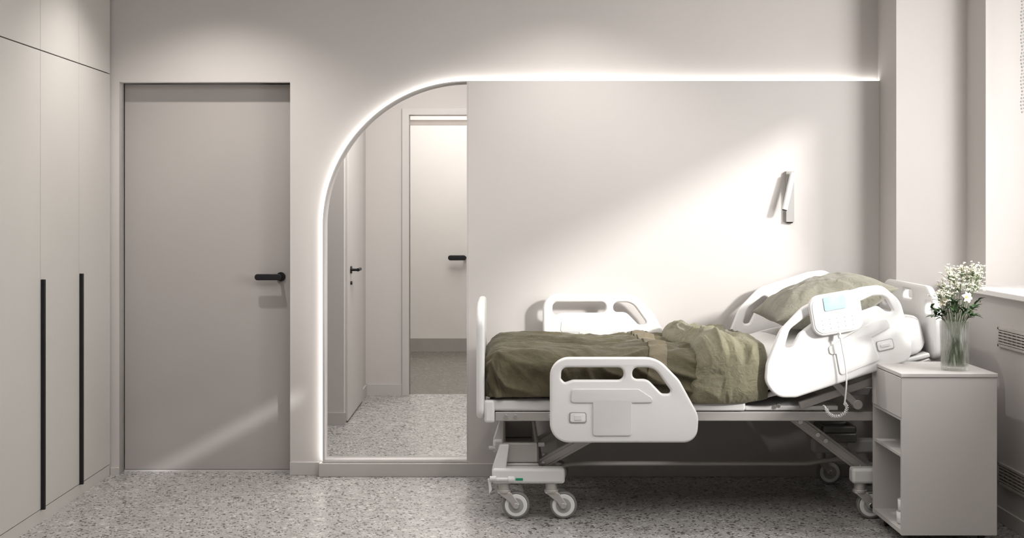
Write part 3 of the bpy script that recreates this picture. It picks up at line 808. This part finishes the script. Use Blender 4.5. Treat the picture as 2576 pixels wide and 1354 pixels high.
lf=[(2342,775,0.03),(2455,772,0.03),(2368,745,-0.03),(2464,755,-0.02),(2408,760,0.05),(2430,780,0.05),(2368,786,0.04),(2400,785,0.06),(2395,745,0.05),(2452,795,0.03),(2350,797,0.02)]
for i,(px,py,dy) in enumerate(lf):
    tip=P3(px,py,dy)
    e=empty('leafy_branch',(vx,vy,vz+0.03),'dark green leafy sprig among the flowers','foliage','green sprigs in the vase')
    sc=stemcurve(tip,i+40)
    tube('stem',sc,0.0015,'stem',e,res=2)
    rnd=random.Random(300+i); bm=bmesh.new()
    for k in range(9):
        t_=0.3+0.7*k/8; f=t_*2; p=sc[2].lerp(sc[3],min(1,f)) if f<1 else sc[3].lerp(sc[4],f-1)
        a=rnd.uniform(0,2*pi); out=(tip-sc[2]).normalized()
        d_=out*0.7+Vector((math.cos(a),math.sin(a),rnd.uniform(-0.1,0.5)))*0.8
        leafmesh(bm,p,d_,rnd.uniform(0.03,0.052),rnd.uniform(0.006,0.0095),rnd.uniform(0.1,0.5))
    bmobj(bm,'leaves','leaf',e)

# ------------------------------------------------------------ lights
def spot(x,y,z,e,size=112,blend=0.8,r=0.025):
    l=bpy.data.lights.new('downlight_lamp','SPOT'); l.energy=e; l.spot_size=math.radians(size); l.spot_blend=blend; l.shadow_soft_size=r; l.color=(1,0.965,0.93)
    o=bpy.data.objects.new('downlight_lamp',l); o.location=(x,y,z); COL.objects.link(o); return o
for x,e_ in ((-1.48,84),(0.35,62)):
    spot(x,-0.72,2.97,e_)
def area(loc,sx,sy,e,rot=(0,0,0),col=(1,0.98,0.96),name='added_ceiling_fill'):
    l=bpy.data.lights.new(name,'AREA'); l.shape='RECTANGLE'; l.size=sx; l.size_y=sy; l.energy=e; l.color=col
    o=bpy.data.objects.new(name,l); o.location=loc; o.rotation_euler=rot; COL.objects.link(o); return o
area((0,-2.9,2.95),3.6,2.0,57)  # added soft fill for the whole room, not a known ceiling fixture
area((-0.35,1.2,2.85),0.9,1.6,54)  # added fill so the stand-in passage reads bright
area((-0.4,4.6,2.85),1.5,1.5,62)  # added fill for the stand-in far room
area((2.79,-2.2,1.85),1.5,1.6,44,rot=(0,math.radians(90),0),col=(1,0.99,0.98),name='window_daylight_fill')
dv=Vector((-0.25,1,0.05))
area((2.62,-1.9,1.85),0.35,1.4,11,rot=dv.to_track_quat('-Z','Y').to_euler(),col=(1,0.99,0.98),name='window_daylight_fill')  # extra lamp added in the recess to brighten the window jambs
sd=Vector((-1,1,-0.55))
s=bpy.data.lights.new('sun_light','SUN'); s.energy=3.4; s.angle=math.radians(5.5); s.color=(1,0.98,0.95)
so=bpy.data.objects.new('sun_light',s); so.rotation_euler=sd.to_track_quat('-Z','Y').to_euler(); COL.objects.link(so)
l=bpy.data.lights.new('added_stripe_spot','SPOT'); l.energy=3800; l.spot_size=math.radians(9); l.spot_blend=0.3; l.shadow_soft_size=0.05  # added spot imitating a sharp stripe of sun through the slits
o=bpy.data.objects.new('added_stripe_spot',l); o.location=Vector((2.85,-4.5,2.5))-sd.normalized()*8; o.rotation_euler=sd.to_track_quat('-Z','Y').to_euler(); COL.objects.link(o)
wd=bpy.data.worlds.new('sky'); S.world=wd; wd.use_nodes=True
wd.node_tree.nodes['Background'].inputs['Color'].default_value=(0.95,0.97,1,1); wd.node_tree.nodes['Background'].inputs['Strength'].default_value=1.2

# ------------------------------------------------------------ camera
c=bpy.data.cameras.new('camera'); c.lens=F/2576*36; c.sensor_width=36; c.sensor_fit='HORIZONTAL'
c.shift_x=26/2576; c.shift_y=-152/2576; c.clip_start=0.05
co=bpy.data.objects.new('camera',c); co.location=(0,-DW,CZ); co.rotation_euler=(pi/2,0,0); COL.objects.link(co); S.camera=co
S.view_settings.view_transform='Standard'; S.view_settings.look='None'; S.view_settings.exposure=0.06; S.view_settings.gamma=0.88
